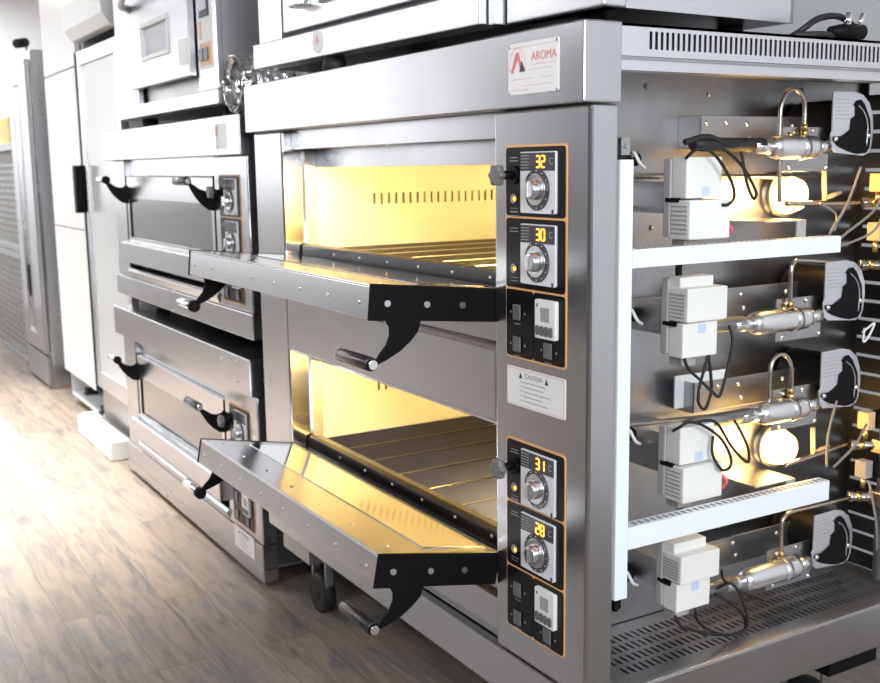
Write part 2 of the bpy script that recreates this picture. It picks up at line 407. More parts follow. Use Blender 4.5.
def door(root, x0, x1, hinge, angle, window=True):
    """door in local space: x along the width, +Z from the hinge to the free edge, -Y outward; origin on the hinge line"""
    L_ = .285; n = .065
    fr = MB()
    fr.box(x0, x1, -.004, 0, .0, L_)                                  # inner skin
    fr.box(x0, x1, -n, -.004, L_-.003, L_)                             # free edge strip
    wz0, wz1 = .040, .195
    fr.box(x0, x1, -n, -n+.003, wz1, L_-.003); fr.box(x0, x1, -n, -n+.003, .0, wz0)
    fr.box(x0, x0+.03, -n, -n+.003, wz0, wz1); fr.box(x1-.03, x1, -n, -n+.003, wz0, wz1)
    fr.box(x0, x1, -n+.003, -.004, 0, .003)
    d = fr.build('oven_door', DOORST, root, bevel=.0015)
    d.location = Vector(hinge)-root.location; d.rotation_euler = (math.radians(angle), 0, 0)
    MB().box(x0+.03, x1-.03, -n+.006, -n+.010, wz0, wz1).build('door_glass', GLASSD, d)
    MB().box(x0+.03, x1-.03, -n+.010, -n+.014, wz1-.03, wz1).build('glass_header', BLACK, d)
    # polished inner liner plate
    MB().prism([(x0+.05, .012), (x1-.035, .012), (x1-.035, .165), (x0+.05, .165)], 'y', .0, .002).build('inner_liner_plate', DOORST2, d, bevel=.001)
    rv = MB(); rv.dome((0, 0, 0), (0, 0, 1), .0045, .0022, 12); r0 = None
    def rivet(x, y, z, rot):
        nonlocal r0
        if r0 is None: o = r0 = rv.build('rivet', ALU, d, loc=(x, y, z))
        else: o = r0.copy(); COL.objects.link(o); o.parent = d
        o.location = (x, y, z); o.rotation_euler = rot
    k = 8
    for i in range(k): rivet(x0+.04+(x1-x0-.08)*i/(k-1), -.036, L_, (0, 0, 0))          # along the free edge
    for i in range(7): rivet(x0+.05+(x1-x0-.1)*i/6, 0, L_-.045, (-math.pi/2, 0, 0))
    for s_, xa in ((1, x1), (-1, x0)):
        xb = xa+.005*s_
        out = [(-n-.001, .0015), (-n-.001, .175)]
        out += [(-.085, .178), (-.105, .194), (-.124, .215), (-.139, .240), (-.150, .262), (-.157, .270)]
        a0 = len(out)
        for kk in range(1, 8):
            t = math.radians(180+kk*180/8); out.append((-.150+.0115*math.cos(t)*.9, .272-.0115*math.sin(t)))
        out += [(-.138, .264), (-.128, .258), (-.112, .246), (-.093, .240), (-.078, .242), (-n-.002, .250), (-n-.002, L_+.002), (.0015, L_+.002), (.0015, .0015)]
        p = MB().prism(out, 'x', min(xa, xb), max(xa, xb)).build('side_plate', BLACK, d, bevel=.0012)
        for tz in (L_-.035, .165, .085):
            MB().cyl((xb, -.034, tz), (xb+.003*s_, -.034, tz), .0062, 16).build('bolt', ALU, d)
        yc, zc = -.149, .272
        if s_ > 0:
            MB().cyl((xa-.130, yc, zc), (xa, yc, zc), .0135, 20).build('handle_grip', GRIPM, d, bevel=.002)
            MB().cyl((xb, yc, zc), (xb+.004, yc, zc), .0095, 20).build('grip_cap', CHROME, d, bevel=.001)
        else:
            MB().cyl((xa-.11, yc, zc), (xb, yc, zc), .0125, 20).build('handle_grip', CHROME, d, bevel=.002)
            MB().cyl((xa+.0, yc, zc), (xa+.022, yc, zc), .0160, 24).build('grip_collar', BLACK, d, bevel=.003)
    return d
DOORST2 = brushed('polished_liner', (0.66, 0.66, 0.67), 0.09, scale=(25, 1, 1), bump=0.004, var=0.04)
GRIPM = brushed('dark_ribbed_grip', (0.030, 0.030, 0.032), 0.22, metal=.3, scale=(1, 60, 60), bump=.1)

# ------------------------------------------------------------------ main two-deck oven
OV = thing('deck_oven', 'large stainless two-deck oven with both doors open, glowing chambers and open side compartment', 'oven', (-.78, .5, 0))
W = 1.569; H = 1.56; ZF = 1.426; D = 1.03; XR = -.294; XC = -1.35
# top hood
b = MB(); b.box(-W, .0045, -.0195, .063, ZF, H); b.build('front_fascia', STEEL, OV, bevel=.003)
MB().box(-W, 0, .063, D, H-.006, H-.001).build('top_plate', STEEL, OV)
# right control column and left post
MB().box(XR, 0, 0, .063, .342, ZF-.0015).build('control_column', STEEL, OV, bevel=.007, seg=3)
MB().box(-1.555, XC, 0, .062, .342, ZF-.0015).build('left_post', STEEL, OV, bevel=.006, seg=3)
MB().box(-1.56, 0, 0, .063, .24, .339).build('base_rail', STEEL, OV, bevel=.004)
MB().box(-W, -W+.006, .063, D, .20, H-.007).build('side_panel', DULL, OV)
MB().box(-W+.006, -.25, D-.01, D, .24, H-.007).build('rear_panel', DULL, OV)
MB().box(-W+.006, -.25, .063, D-.01, .24, .25).build('bottom_plate', DULL, OV)
MB().box(-1.47, -1.28, .01, .12, .19, .24).build('caster_bracket', DULL, OV)
# horizontal rails of the front
MB().box(XC, XR, .03, .05, 1.374, ZF).build('upper_rail', STEEL, OV, bevel=.002)
mr = MB(); mr.prism([(0, .817), (0, .960), (.006, .968), (.022, .972), (.022, 1.055), (.06, 1.055), (.06, .817)], 'x', XC, XR); mr.build('middle_rail', STEEL, OV, bevel=.002)
lr = MB(); lr.prism([(.004, .372), (.004, .440), (.022, .448), (.022, .497), (.06, .497), (.06, .342), (.022, .342), (.022, .366)], 'x', XC, XR); lr.build('lower_rail', STEEL, OV, bevel=.002)
NSL = 18
def chamber(zf, dark):
    """zf = hearth height; opening 0.225 tall"""
    zt = zf+.262
    c = MB(); yb = .95; xl = XC; xr = -.285
    # left wall with a row of slots
    s0, s1 = .281, .281+NSL*.0242; sz0, sz1 = zf+.117, zf+.149
    c.box(xl-.006, xl, .062, s0, zf-.02, zt); c.box(xl-.006, xl, s1, yb, zf-.02, zt)
    c.box(xl-.006, xl, s0, s1, zf-.02, sz0); c.box(xl-.006, xl, s0, s1, sz1, zt)
    for k in range(NSL): c.box(xl-.006, xl, s0+k*.0242+.008, s0+(k+1)*.0242, sz0, sz1)
    c.box(xl-.006, xr, yb, yb+.005, zf-.02, zt)
    c.box(xr, xr+.005, .10, yb, zf-.02, zt)
    c.box(xl-.006, xr, .10, yb, zt, zt+.005)
    ch = c.build('baking_chamber', CHAMB, OV)
    d = MB(); d.box(xl-.05, xl-.045, .2, .8, sz0-.03, sz1+.03); d.build('slot_backing', DULL, ch, loc=(0, 0, 0))
    th = MB(); th.box(xl-.004, xl+.003, .003, .062, zf-.005, zf+.268); th.build('throat_cheek', DOORST2, ch, loc=(0, 0, 0))
    p = MB(); p.box(xl, xl+.014, .062, .094, zf-.01, zf+.27); p.box(xr-.012, xr, .07, .10, zf-.01, zf+.27); parts(p, 'door_stop_post', DULL, ch, loc=(0, 0, 0))
    l = MB(); l.box(xl, XR, .094, .100, zf+.225, zf+.30); l.build('chamber_lintel', STEEL, ch, loc=(0, 0, 0))
    # tube heaters under the chamber ceiling
    t = MB()
    for y in (.30, .5, .7): t.cyl((-1.15, y, zt-.025), (xr, y, zt-.025), .012, 12)
    parts(t, 'ceiling_tube', DULL, ch, loc=(0, 0, 0))
    # hearth: slabs running front to back with added steel ribs catching glow in the gaps
    f = MB(); x = xl+.006; n = 7; wdt = (xr-xl-.012)/n
    f.box(xl, xr, .09, yb, zf-.03, zf-.02)
    for k in range(n): f.box(x+k*wdt+.006, x+(k+1)*wdt-.006, .09, yb, zf-.02, zf-.002)
    parts(f, 'hearth_slab', SLABD if dark else SLAB, OV, bevel=.002)
    rb = MB()
    for k in range(1, n): rb.box(x+k*wdt-.003, x+k*wdt+.003, .09, yb, zf-.02, zf-.0005)
    parts(rb, 'glow_catch_rib', DARKST if dark else DULL, OV, bevel=.001)  # added strips reflect glow in the gaps; darker below to mute it
    s = MB(); s.prism([(.010, zf-.030), (.034, zf-.026), (.046, zf-.022), (.048, zf+.010), (.060, zf+.014), (.092, zf+.006), (.092, zf-.03)], 'x', XC+.012, XR)
    s.build('hearth_sill', DARKST, OV, bevel=.0015)
    r0 = None
    for i in range(6):
        xx = -1.128+i*.1497
        if r0 is None: r0 = MB().dome((0, 0, 0), (0, -1, 0), .0045, .003, 12).build('sill_rivet', ALU, OV, loc=(0, 0, 0))
        o = r0 if i == 0 else r0.copy()
        if i: COL.objects.link(o)
        o.location = Vector((xx, .047, zf-.004))-OV.location
    # the lamp that lights the chamber, behind the control column
    lp = MB(); lp.tube([(-.30, .30, zf+.18), (-.305, .30, zf+.18), (-.33, .30, zf+.18), (-.345, .30, zf+.18), (-.35, .30, zf+.18)], [.02, .03, .03, .018, .001], 20)
    lp.build('oven_lamp', BULB, OV)
    l = bpy.data.lights.new('oven_lamp_light', 'POINT'); l.energy = 25; l.color = (1.0, .65, .20); l.shadow_soft_size = .03
    lo = bpy.data.objects.new('oven_lamp_light', l); COL.objects.link(lo); lo.parent = OV; lo.location = Vector((-.40, .30, zf+.17))-OV.location
chamber(1.10, False); chamber(.545, True)
MB().box(XC-.05, -.25, .10, D-.02, .86, .90).build('deck_divider', DULL, OV)

PZ1 = [1.358, 1.227, 1.092, .959]; PZ2 = [.796, .669, .535, .405]
control_panel(OV, 0, PZ1, ('32', '30')); control_panel(OV, 0, PZ2, ('31', '28'))
caution(OV, -.25, -.064, .864, .940)
# rating plate with the maker's lettering
rp = MB().rrect(-.213, -.062, 1.449, 1.539, .003, -.0215, -.0195).build('rating_plate', STICK, OV)
text('plate_lettering', 'AROMA', .021, -.104, -.0218, 1.512, REDINK, rp, bold=0)
em = MB()
em.prism([(-.204, 1.488), (-.196, 1.488), (-.182, 1.512), (-.178, 1.502), (-.172, 1.488), (-.166, 1.488), (-.180, 1.524), (-.188, 1.522)], 'y', -.0225, -.0214)
em.build('plate_emblem', REDINK, rp)
MB().prism([(-.176, 1.489), (-.160, 1.489), (-.170, 1.507)], 'y', -.023, -.0214).build('plate_emblem_wedge', INK, rp)  # dark printed wedge of the emblem
ar = MB(); ar.tube([(-.183+.026*math.cos(math.radians(a)), -.0216, 1.500+.031*math.sin(math.radians(a))) for a in range(-20, 205, 12)], .0007, 6); ar.build('plate_emblem_arc', PINK, rp)
ln = MB()
for z_, a, c_ in ((1.498, -.140, -.070), (1.490, -.150, -.078), (1.475, -.205, -.135), (1.475, -.110, -.075), (1.463, -.170, -.080), (1.456, -.205, -.150), (1.531, -.205, -.07)):
    ln.box(a, c_, -.0219, -.0214, z_, z_+.001)
ln.build('plate_text_lines', PINK, rp)
sc_ = MB()
for x_, z_ in ((-.210, 1.453), (-.210, 1.535), (-.066, 1.453), (-.066, 1.535)): sc_.dome((x_, -.0214, z_), (0, -1, 0), .004, .0025, 10)
parts(sc_, 'plate_screw', ALU, rp)
# open doors
door(OV, -1.35, -.298, (0, .012, 1.083), 84.4)
door(OV, -1.35, -.298, (0, .012, .5377), 79.2)

# ---- side compartment
vs = MB(); z0, z1 = 1.505, H-.001; a, bb = 1.5175, 1.5475
vs.box(-.004, 0, .063, .127, z0, z1)
NV = 66; p0 = .127; pit = .0128
vs.box(-.004, 0, p0, D, z0, a); vs.box(-.004, 0, p0, D, bb, z1)
for k in range(NV): vs.box(-.004, 0, p0+k*pit+.0062, p0+(k+1)*pit, a, bb)
vs.box(-.004, 0, p0+NV*pit, D, a, bb)
vs.build('top_vent_strip', PALE, OV)
MB().box(-.05, -.045, .08, D-.03, 1.507, 1.55).build('vent_backing', DARKST, OV)
fl = MB(); fl.box(-.012, -.007, .063, D, 1.482, 1.506); fl.box(-.05, -.012, .063, D, 1.482, 1.486); fl.build('top_flange', PALE, OV)
MB().box(-.25, -.247, .063, D-.01, .337, 1.5).build('inner_wall', GALV, OV)
MB().box(-.247, 0, .063, D, 1.50, 1.503).build('compartment_ceiling', DULL, OV)
# slotted rear wall of the compartment
rw = MB(); z = .337
rw.box(-.247, -.23, 1.005, 1.01, .337, 1.5); rw.box(-.03, 0, 1.005, 1.01, .337, 1.5)
k = 0
while z < 1.48:
    rw.box(-.23, -.03, 1.005, 1.01, z, z+.036); rw.box(-.135, -.125, 1.005, 1.01, z+.036, z+.044); z += .044
rw.build('slotted_rear_wall', DARKST, OV)
MB().box(-.03, 0, .99, 1.03, .24, 1.505).build('rear_post', STEEL, OV, bevel=.003)
# slotted floor tray
tr = MB(); rows = (-.070, -.110, -.150, -.190); sl = .028; zt = .335; th = .003; pit = .0165
xs = [-.247]; 
for r in sorted(rows): xs += [r-sl/2, r+sl/2]
xs += [-.012]
y0_, y1_ = .15, .93
tr.box(-.247, -.012, .063, y0_, zt-th, zt); tr.box(-.247, -.012, y1_, D, zt-th, zt)
for i in range(0, len(xs)-1):
    if i % 2 == 0: tr.box(xs[i], xs[i+1], y0_, y1_, zt-th, zt)
    else:
        n_ = int((y1_-y0_)/pit)
        for k in range(n_): tr.box(xs[i], xs[i+1], y0_+k*pit+.0065, y0_+(k+1)*pit, zt-th, zt)
tr.build('slotted_tray', PALE, OV)
MB().box(-.24, -.02, .07, D-.02, .255, .258).build('tray_under_pan', BLACK, OV)
sk = MB(); sk.box(-.012, 0, .063, D, .238, .3395); sk.build('side_skirt', DULL, OV, bevel=.004)
MB().box(-.012, .0005, .065, D-.001, .3395, .3425).build('skirt_lip', ALU, OV, bevel=.001)
# white film covered channel strips, with their back flange
def channel(name, y0, y1, z0, z1, vert):
    m_ = MB(); m_.box(-.002, 0, y0, y1, z0, z1)
    if vert: m_.box(-.03, -.002, y0, y0+.002, z0, z1)
    else:
        m_.box(-.03, -.002, y0, y1, z1-.002, z1); m_.box(-.03, -.002, y0, y1, z0, z0+.002)
    o = m_.build(name, FILM, OV, bevel=.0008); return o
channel('vertical_channel_strip', .067, .096, .525, 1.33, True)
for (z0, z1) in ((1.140, 1.173), (.618, .660)):
    c = channel('horizontal_channel_strip', .0965, .647, z0, z1, False)
    hs = MB()
    for k in range(34): hs.box(-.022, -.008, .12+k*.0155, .127+k*.0155, z1-.0005, z1+.0008)
    hs.build('channel_perforation', GREYM, c, loc=(0, 0, 0))
hk = MB(); hk.box(-.03, -.004, .07, .085, .505, .522); hk.cyl((-.012, .078, .5), (-.012, .078, .525), .006, 10); hk.build('channel_foot', BLACK, OV)
hk = MB(); hk.box(-.02, -.003, .07, .09, 1.338, 1.368); hk.cyl((-.004, .08, 1.353), (.001, .08, 1.353), .004, 10); hk.build('channel_bracket', DULL, OV)

CABLE = RUBBER
def cable(pts, r=.0032, m=CABLE, name='cable', sub=6, n=8):
    return MB().tube(spline(pts, sub), r, n).build(name, m, OV)
def ignition_box(y, zlow, zhigh, flip):
    """stepped white gas-control housing, sides ribbed; flip: the protruding half is on top"""
    zm = (zlow+zhigh)/2
    up, lo = (zm, zhigh), (zlow, zm)
    big, small = (up, lo) if flip else (lo, up)
    bd = MB(); bd.box(-.108, -.068, y+.002, y+.094, small[0], small[1]); bd.box(-.108, -.055, y, y+.106, big[0]+(.003 if flip else 0), big[1]-(0 if flip else .003))
    if flip: bd.box(-.112, -.080, y+.004, y+.092, big[1]-.001, big[1]+.020)
    o = bd.build('gas_control_box', WHITEP, OV, bevel=.0025)
    bk = MB(); bk.box(-.128, -.108, y-.002, y+.085, zlow+.004, zhigh-.002+(.018 if flip else 0)); bk.build('control_box_back', GREYP2, OV, bevel=.003)
    rb = MB()
    for k in range(7):
        z_ = big[0]+.010+k*(big[1]-big[0]-.018)/7; rb.box(-.104, -.062, y-.0015, y+.001, z_, z_+.0035)
    parts(rb, 'vent_rib', GREYP2, o, loc=(0, 0, 0))
    st = MB()
    if flip: st.box(-.068, -.0672, y+.042, y+.062, small[1]-.022, small[1]-.004)
    else: st.box(-.068, -.0672, y+.042, y+.062, small[0]+.004, small[0]+.022)
    st.build('blue_sticker', BLUEINK2, o, loc=(0, 0, 0))
    pl = MB(); pl.box(-.12, -.085, y-.003, y+.004, zm-.007, zm+.001); pl.build('box_latch', BLACK, o, loc=(0, 0, 0))
    cn = MB(); cn.box(-.125, -.09, y+.02, y+.06, zlow-.022, zlow); cn.build('cable_gland', GREYP2, OV, bevel=.002)
    mt = MB(); mt.box(-.247, -.128, y+.01, y+.07, zm-.03, zm+.03); mt.build('box_mount', DULL, OV)
WIREM = mat('grey_wire_sleeve', (0.22, 0.21, 0.20), 0.5)
GREYP2 = mat('grey_plastic', (0.42, 0.42, 0.42), 0.45)
BLUEINK2 = mat('pale_blue_sticker', (0.55, 0.66, 0.88), 0.5)
for zl, zh, fp in ((1.178, 1.334, False), (.947, 1.085, True), (.657, .808, False), (.424, .546, True)):
    ignition_box(.284, zl, zh, fp)
# burner tubes, brackets, dials
for zc, ya, zd, arch in ((1.352, .54, 1.356, True), (.993, .50, .996, False), (.797, .53, .800, True), (.434, .50, .428, False)):
    t = MB(); t.tube([(-.1, .33, zc+.006), (-.1, .36, zc+.006), (-.1, ya-.02, zc+.004)], [.012, .014, .015], 14)
    t.build('gas_hose', RUBBER if zc > 1.1 else DULL, OV)
    yb_ = ya+.012
    t = MB(); t.cyl((-.1, ya-.05, zc+.003), (-.1, ya+.01, zc), .015, 20)
    t.tube([(-.1, yb_-.010, zc), (-.1, yb_-.006, zc), (-.1, yb_, zc), (-.1, yb_+.012, zc), (-.1, .660, zc), (-.1, .672, zc), (-.1, .678, zc), (-.1, .681, zc)],
                     [.010, .017, .0215, .0245, .0245, .0225, .018, .010], 28)
    t.cyl((-.1, .68, zc), (-.1, .712, zc), .014, 20)
    t.build('burner_tube', ALU, OV)
    g = MB(); g.box(-.122, -.119, .600, .742, zc-.050, zc+.042); g.build('burner_bracket', GALV, OV, bevel=.001)
    g = MB(); g.box(-.185, -.182, .43, .80, zc+.000, zc+.066); g.box(-.247, -.182, .43, .433, zc, zc+.066); g.build('mounting_plate', DULL, OV, bevel=.001)
    bt = MB()
    for y_, dz in ((.445, .05), (.50, .052), (.56, .05), (.57, .02), (.70, .046)): bt.dome((-.182, y_, zc+dz), (1, 0, 0), .0055, .004, 10)
    for y_, dz in ((.735, -.042), (.69, .034), (.63, .03), (.62, -.04)): bt.dome((-.119, y_, zc+dz), (1, 0, 0), .0055, .005, 10)
    parts(bt, 'bracket_bolt', ALU, OV)
    lg = MB(); lg.tube([(-.1, .60, zc+.02), (-.1, .60, zc+.03)], [.008, .006], 12); lg.build('tube_nipple', BRASS, OV)
    ring = MB(); ring.tube([(-.1, .622, zc-.001), (-.1, .64, zc-.001)], (.0255), 28); ring.build('tube_collar', ALU, OV)
    # dial: white back plate with a black quarter-moon scale and pointer
    oz = zd+.045
    plate = [(.728, .066), (.795, .068), (.822, .062), (.846, .044), (.858, .018), (.862, -.010), (.858, -.048), (.850, -.062), (.832, -.068), (.741, -.061), (.727, -.050), (.725, -.021), (.729, -.015)]
    o = MB().prism([(y_, oz+dz) for y_, dz in plate], 'x', -.104, -.101).build('air_shutter_plate', FILM2, OV, bevel=.0006)
    sect = [(.803, .049), (.815, .051), (.828, .040), (.847, .009), (.851, -.025), (.849, -.050), (.838, -.062), (.81, -.064), (.784, -.059), (.755, -.050), (.743, -.044), (.730, -.030), (.742, -.026), (.755, -.027), (.772, -.020), (.785, -.012), (.787, .010), (.800, .017), (.799, .036), (.794, .040)]
    MB().prism([(y_, oz+dz) for y_, dz in sect], 'x', -.1008, -.0985).build('shutter_blade', BLACK, o, loc=(0, 0, 0))
    nd = MB(); nd.tube(spline([(-.0975, .806, oz+.038), (-.0975, .826, oz+.022), (-.0975, .838, oz-.005), (-.0975, .837, oz-.048)]), .0016, 6); nd.build('scale_slot', PALE, o, loc=(0, 0, 0))
    sc_ = MB()
    for y_, dz in ((.738, -.032), (.843, -.025)): sc_.dome((-.0985, y_, oz+dz), (1, 0, 0), .006, .005, 12)
    parts(sc_, 'shutter_screw', ALU, o, loc=(0, 0, 0))
    lm = MB()
    for k in range(6): lm.box(-.1012, -.1006, .736, .736+.042+.004*(k % 3), oz+.050-k*.008, oz+.0508-k*.008)
    lm.build('plate_text_lines', GREYM, o, loc=(0, 0, 0))
    bx = MB(); bx.cyl((-.235, .79, oz-.002), (-.108, .79, oz-.002), .054, 28); bx.build('air_fan_housing', BLACK, OV, bevel=.004)

# copper pipes
def pipe(pts, r=.0045, m=COPPER, name='gas_pipe', sub=8): return MB().tube(spline(pts, sub), r, 10).build(name, m, OV)
pipe([(-.11, .588, 1.24), (-.11, .582, 1.33), (-.11, .580, 1.396), (-.11, .582, 1.435), (-.11, .597, 1.462), (-.11, .621, 1.469), (-.11, .643, 1.457), (-.11, .652, 1.436), (-.11, .654, 1.378)])
pipe([(-.11, .578, .770), (-.11, .578, .84), (-.11, .578, .881), (-.11, .588, .908), (-.11, .611, .917), (-.11, .634, .905), (-.11, .645, .876), (-.11, .645, .822)])
pipe([(-.11, .632, 1.012), (-.11, .631, 1.07), (-.11, .632, 1.098), (-.11, .642, 1.114), (-.11, .665, 1.115), (-.11, .75, 1.106), (-.11, .86, 1.091)])
pipe([(-.11, .635, .455), (-.11, .633, .50), (-.11, .633, .535), (-.11, .643, .552), (-.11, .666, .558), (-.11, .75, .557), (-.11, .86, .557)])
for y_, z_ in ((.654, 1.383), (.645, .824), (.632, 1.014), (.635, .456)):
    n_ = MB(); n_.tube([(-.11, y_, z_-.008), (-.11, y_, z_+.004)], .0085, 6); n_.tube([(-.11, y_, z_+.004), (-.11, y_, z_+.016)], .0065, 12); n_.build('brass_nut', BRASS, OV)
pipe([(-.215, .10, 1.300), (-.215, .35, 1.297), (-.215, .60, 1.292), (-.215, .83, 1.288)], .0055, DULL)
pipe([(-.12, .62, 1.236), (-.12, .70, 1.234), (-.12, .80, 1.231), (-.12, .87, 1.232)], .006, COPPER)
pipe([(-.13, .66, .660), (-.13, .75, .668), (-.13, .87, .680)], .005, COPPER)
pipe([(-.215, .10, .79), (-.215, .30, .785), (-.215, .50, .775)], .005, DULL)
# rear gas manifold with valve blocks and solenoids
mf = MB(); mf.cyl((-.07, .915, .36), (-.07, .915, 1.46), .011, 16); mf.build('gas_manifold', DULL, OV)
for z_ in (1.232, 1.093, .680, .557):
    v = MB(); v.cyl((-.115, .868, z_), (-.085, .905, z_), .012, 6); v.cyl((-.12, .862, z_), (-.112, .872, z_), .014, 6); v.box(-.09, -.05, .895, .935, z_-.016, z_+.016)
    v.build('manifold_valve', COPPER, OV, bevel=.0015)
    v = MB(); v.cyl((-.107, .876, z_), (-.100, .884, z_), .0125, 6); v.build('valve_nut', BRASS, OV)
for z_ in (1.275, 1.168, .742, .628):
    s_ = MB(); s_.box(-.105, -.075, .862, .887, z_-.020, z_+.020); s_.build('solenoid_coil', SOLEN if z_ != .628 else BEIGE, OV, bevel=.002)
    s_ = MB(); s_.box(-.100, -.05, .888, .94, z_-.017, z_+.017); s_.build('solenoid_body', BLACK, OV, bevel=.002)
    s_ = MB(); s_.cyl((-.09, .874, z_-.045), (-.09, .874, z_-.020), .006, 10); s_.build('solenoid_stem', BRASS, OV)
# igniter electrodes beside the lamps
for z_ in (1.25, .672):
    e_ = MB(); e_.tube([(-.15, .769, z_+.055), (-.15, .772, z_+.02), (-.15, .775, z_-.012)], .0055, 10); e_.tube([(-.15, .775, z_-.008), (-.15, .80, z_-.002), (-.15, .826, z_+.004)], [.0045, .006, .004], 10)
    e_.build('igniter_electrode', SOLEN, OV)
    # inspection lamp glowing through its round glass, with its shelf bracket
    g = MB(); g.tube([(-.247, .735, z_), (-.215, .735, z_), (-.19, .735, z_), (-.178, .735, z_), (-.172, .735, z_)], [.043, .042, .034, .02, .001], 28); g.build('lit_burner_window', FLAME, OV)
    g = MB(); g.tube([(-.247, .735, z_), (-.225, .735, z_)], .051, 32); g.build('window_collar', DULL, OV)
    l = bpy.data.lights.new('burner_window_light', 'POINT'); l.energy = 1.5; l.color = (1, .60, .18); l.shadow_soft_size = .035
    lo = bpy.data.objects.new('burner_window_light', l); COL.objects.link(lo); lo.parent = OV; lo.location = Vector((-.145, .70, z_))-OV.location
    sh = MB(); sh.box(-.247, -.14, .58, .705, z_-.054, z_-.051); sh.box(-.142, -.139, .676, .705, z_-.088, z_-.051); sh.build('lamp_shelf', PALE, OV)
# terminal blocks and cable glands low on the inner wall next to the front
for z_ in (1.258, 1.028, .765, .500):
    t = MB(); t.box(-.245, -.225, .10, .375, z_-.020, z_+.020); t.build('burner_cover_plate', DULL, OV, bevel=.001)
for z_ in (1.332, 1.020, .770, .463):
    t = MB(); t.cyl((-.247, .285, z_), (-.20, .275, z_), .014, 16); t.build('cable_gland', BLACK, OV, bevel=.002)
    t = MB(); t.tube(spline([(-.205, .27, z_+.004), (-.19, .262, z_+.012), (-.18, .268, z_-.008), (-.185, .285, z_-.018)]), .0035, 8); t.build('gland_wire', WHITEP, OV)
sc_ = None
for y_, z_ in ((.34, 1.478), (.514, 1.466), (.80, 1.48), (.36, 1.19), (.30, .70), (.42, .72), (.38, .52)):
    if sc_ is None: sc_ = MB().dome((0, 0, 0), (1, 0, 0), .006, .004, 10).build('wall_screw', DULL, OV, loc=(0, 0, 0)); o = sc_
    else: o = sc_.copy(); COL.objects.link(o)
    o.location = Vector((-.247, y_, z_))-OV.location
MB().box(-.215, -.212, .405, .556, .805, .876).build('blue_film_plate', FILM, OV)
# cables of the control boxes
cable([(-.07, .285, 1.332), (-.045, .283, 1.346), (-.04, .300, 1.350), (-.04, .325, 1.340), (-.04, .349, 1.319), (-.04, .375, 1.286), (-.04, .384, 1.259), (-.045, .376, 1.244), (-.055, .366, 1.242)])
cable([(-.09, .36, 1.353), (-.08, .385, 1.350), (-.08, .411, 1.339), (-.08, .444, 1.316), (-.08, .468, 1.289), (-.08, .486, 1.262), (-.08, .479, 1.251), (-.08, .462, 1.275), (-.08, .451, 1.307), (-.085, .446, 1.344)])
cable([(-.09, .30, 1.362), (-.09, .36, 1.372), (-.09, .42, 1.356), (-.09, .48, 1.362), (-.1, .53, 1.356)], .006)
cable([(-.07, .292, .948), (-.07, .305, .925), (-.07, .336, .900), (-.07, .37, .872), (-.07, .389, .860), (-.07, .400, .880), (-.07, .415, .93), (-.07, .423, .97), (-.08, .422, 1.0)])
cable([(-.07, .356, .948), (-.07, .345, .915), (-.07, .335, .885), (-.07, .334, .854), (-.07, .352, .839), (-.07, .367, .870), (-.07, .366, .90), (-.07, .357, .948)])
cable([(-.07, .268, .806), (-.045, .262, .820), (-.04, .280, .828), (-.04, .316, .817), (-.04, .365, .785), (-.04, .394, .745), (-.04, .396, .721), (-.04, .372, .718), (-.05, .356, .750), (-.055, .361, .786)])
cable([(-.09, .34, .806), (-.08, .363, .812), (-.08, .398, .800), (-.08, .442, .744), (-.08, .488, .706), (-.08, .488, .735), (-.08, .466, .773), (-.085, .45, .800)])
cable([(-.06, .275, .426), (-.05, .283, .405), (-.05, .307, .393), (-.05, .369, .366), (-.05, .445, .349), (-.05, .472, .362), (-.05, .455, .42), (-.06, .431, .459), (-.09, .415, .44)])
cable([(-.06, .329, .428), (-.06, .338, .40), (-.06, .365, .375), (-.06, .417, .349), (-.06, .470, .345), (-.06, .475, .37), (-.06, .44, .41), (-.08, .405, .436)])
cable([(-.05, .39, .50), (-.08, .43, .46), (-.12, .52, .40), (-.14, .62, .350)], .0028)
for pts in ([(-.12, .33, 1.16), (-.13, .33, 1.12), (-.14, .34, 1.10)], [(-.11, .33, .65), (-.12, .34, .62), (-.13, .35, .60)]): cable(pts, .007)
cable([(-.10, .425, 1.175), (-.09, .432, 1.19), (-.10, .425, 1.205)], .003, RED, 'red_tipped_wire')
cable([(-.09, .42, .655), (-.08, .428, .675), (-.09, .42, .69)], .004, RED, 'red_tipped_wire')
for pts in ([(-.08, .80, 1.31), (-.09, .79, 1.26), (-.07, .74, 1.22), (-.04, .66, 1.175)], [(-.06, .86, 1.32), (-.05, .84, 1.27), (-.04, .80, 1.22), (-.03, .70, 1.175), (-.01, .66, 1.168)],
            [(-.02, .648, 1.150), (-.03, .70, 1.152), (-.04, .80, 1.175), (-.06, .86, 1.22)], [(-.10, .70, 1.235), (-.09, .74, 1.21), (-.06, .70, 1.18)],
            [(-.07, .85, .74), (-.06, .80, .70), (-.05, .72, .665)], [(-.09, .77, .80), (-.10, .76, .72), (-.06, .71, .665)], [(-.07, .87, .60), (-.06, .89, .50), (-.07, .91, .42)]):
    cable(pts, .0028, WIREM, 'grey_wire')
cable([(-.09, .845, .945), (-.085, .855, .955), (-.08, .872, .965), (-.085, .860, .935), (-.09, .850, .925), (-.09, .852, .955)], .0025, WHITEP, 'knotted_cord')
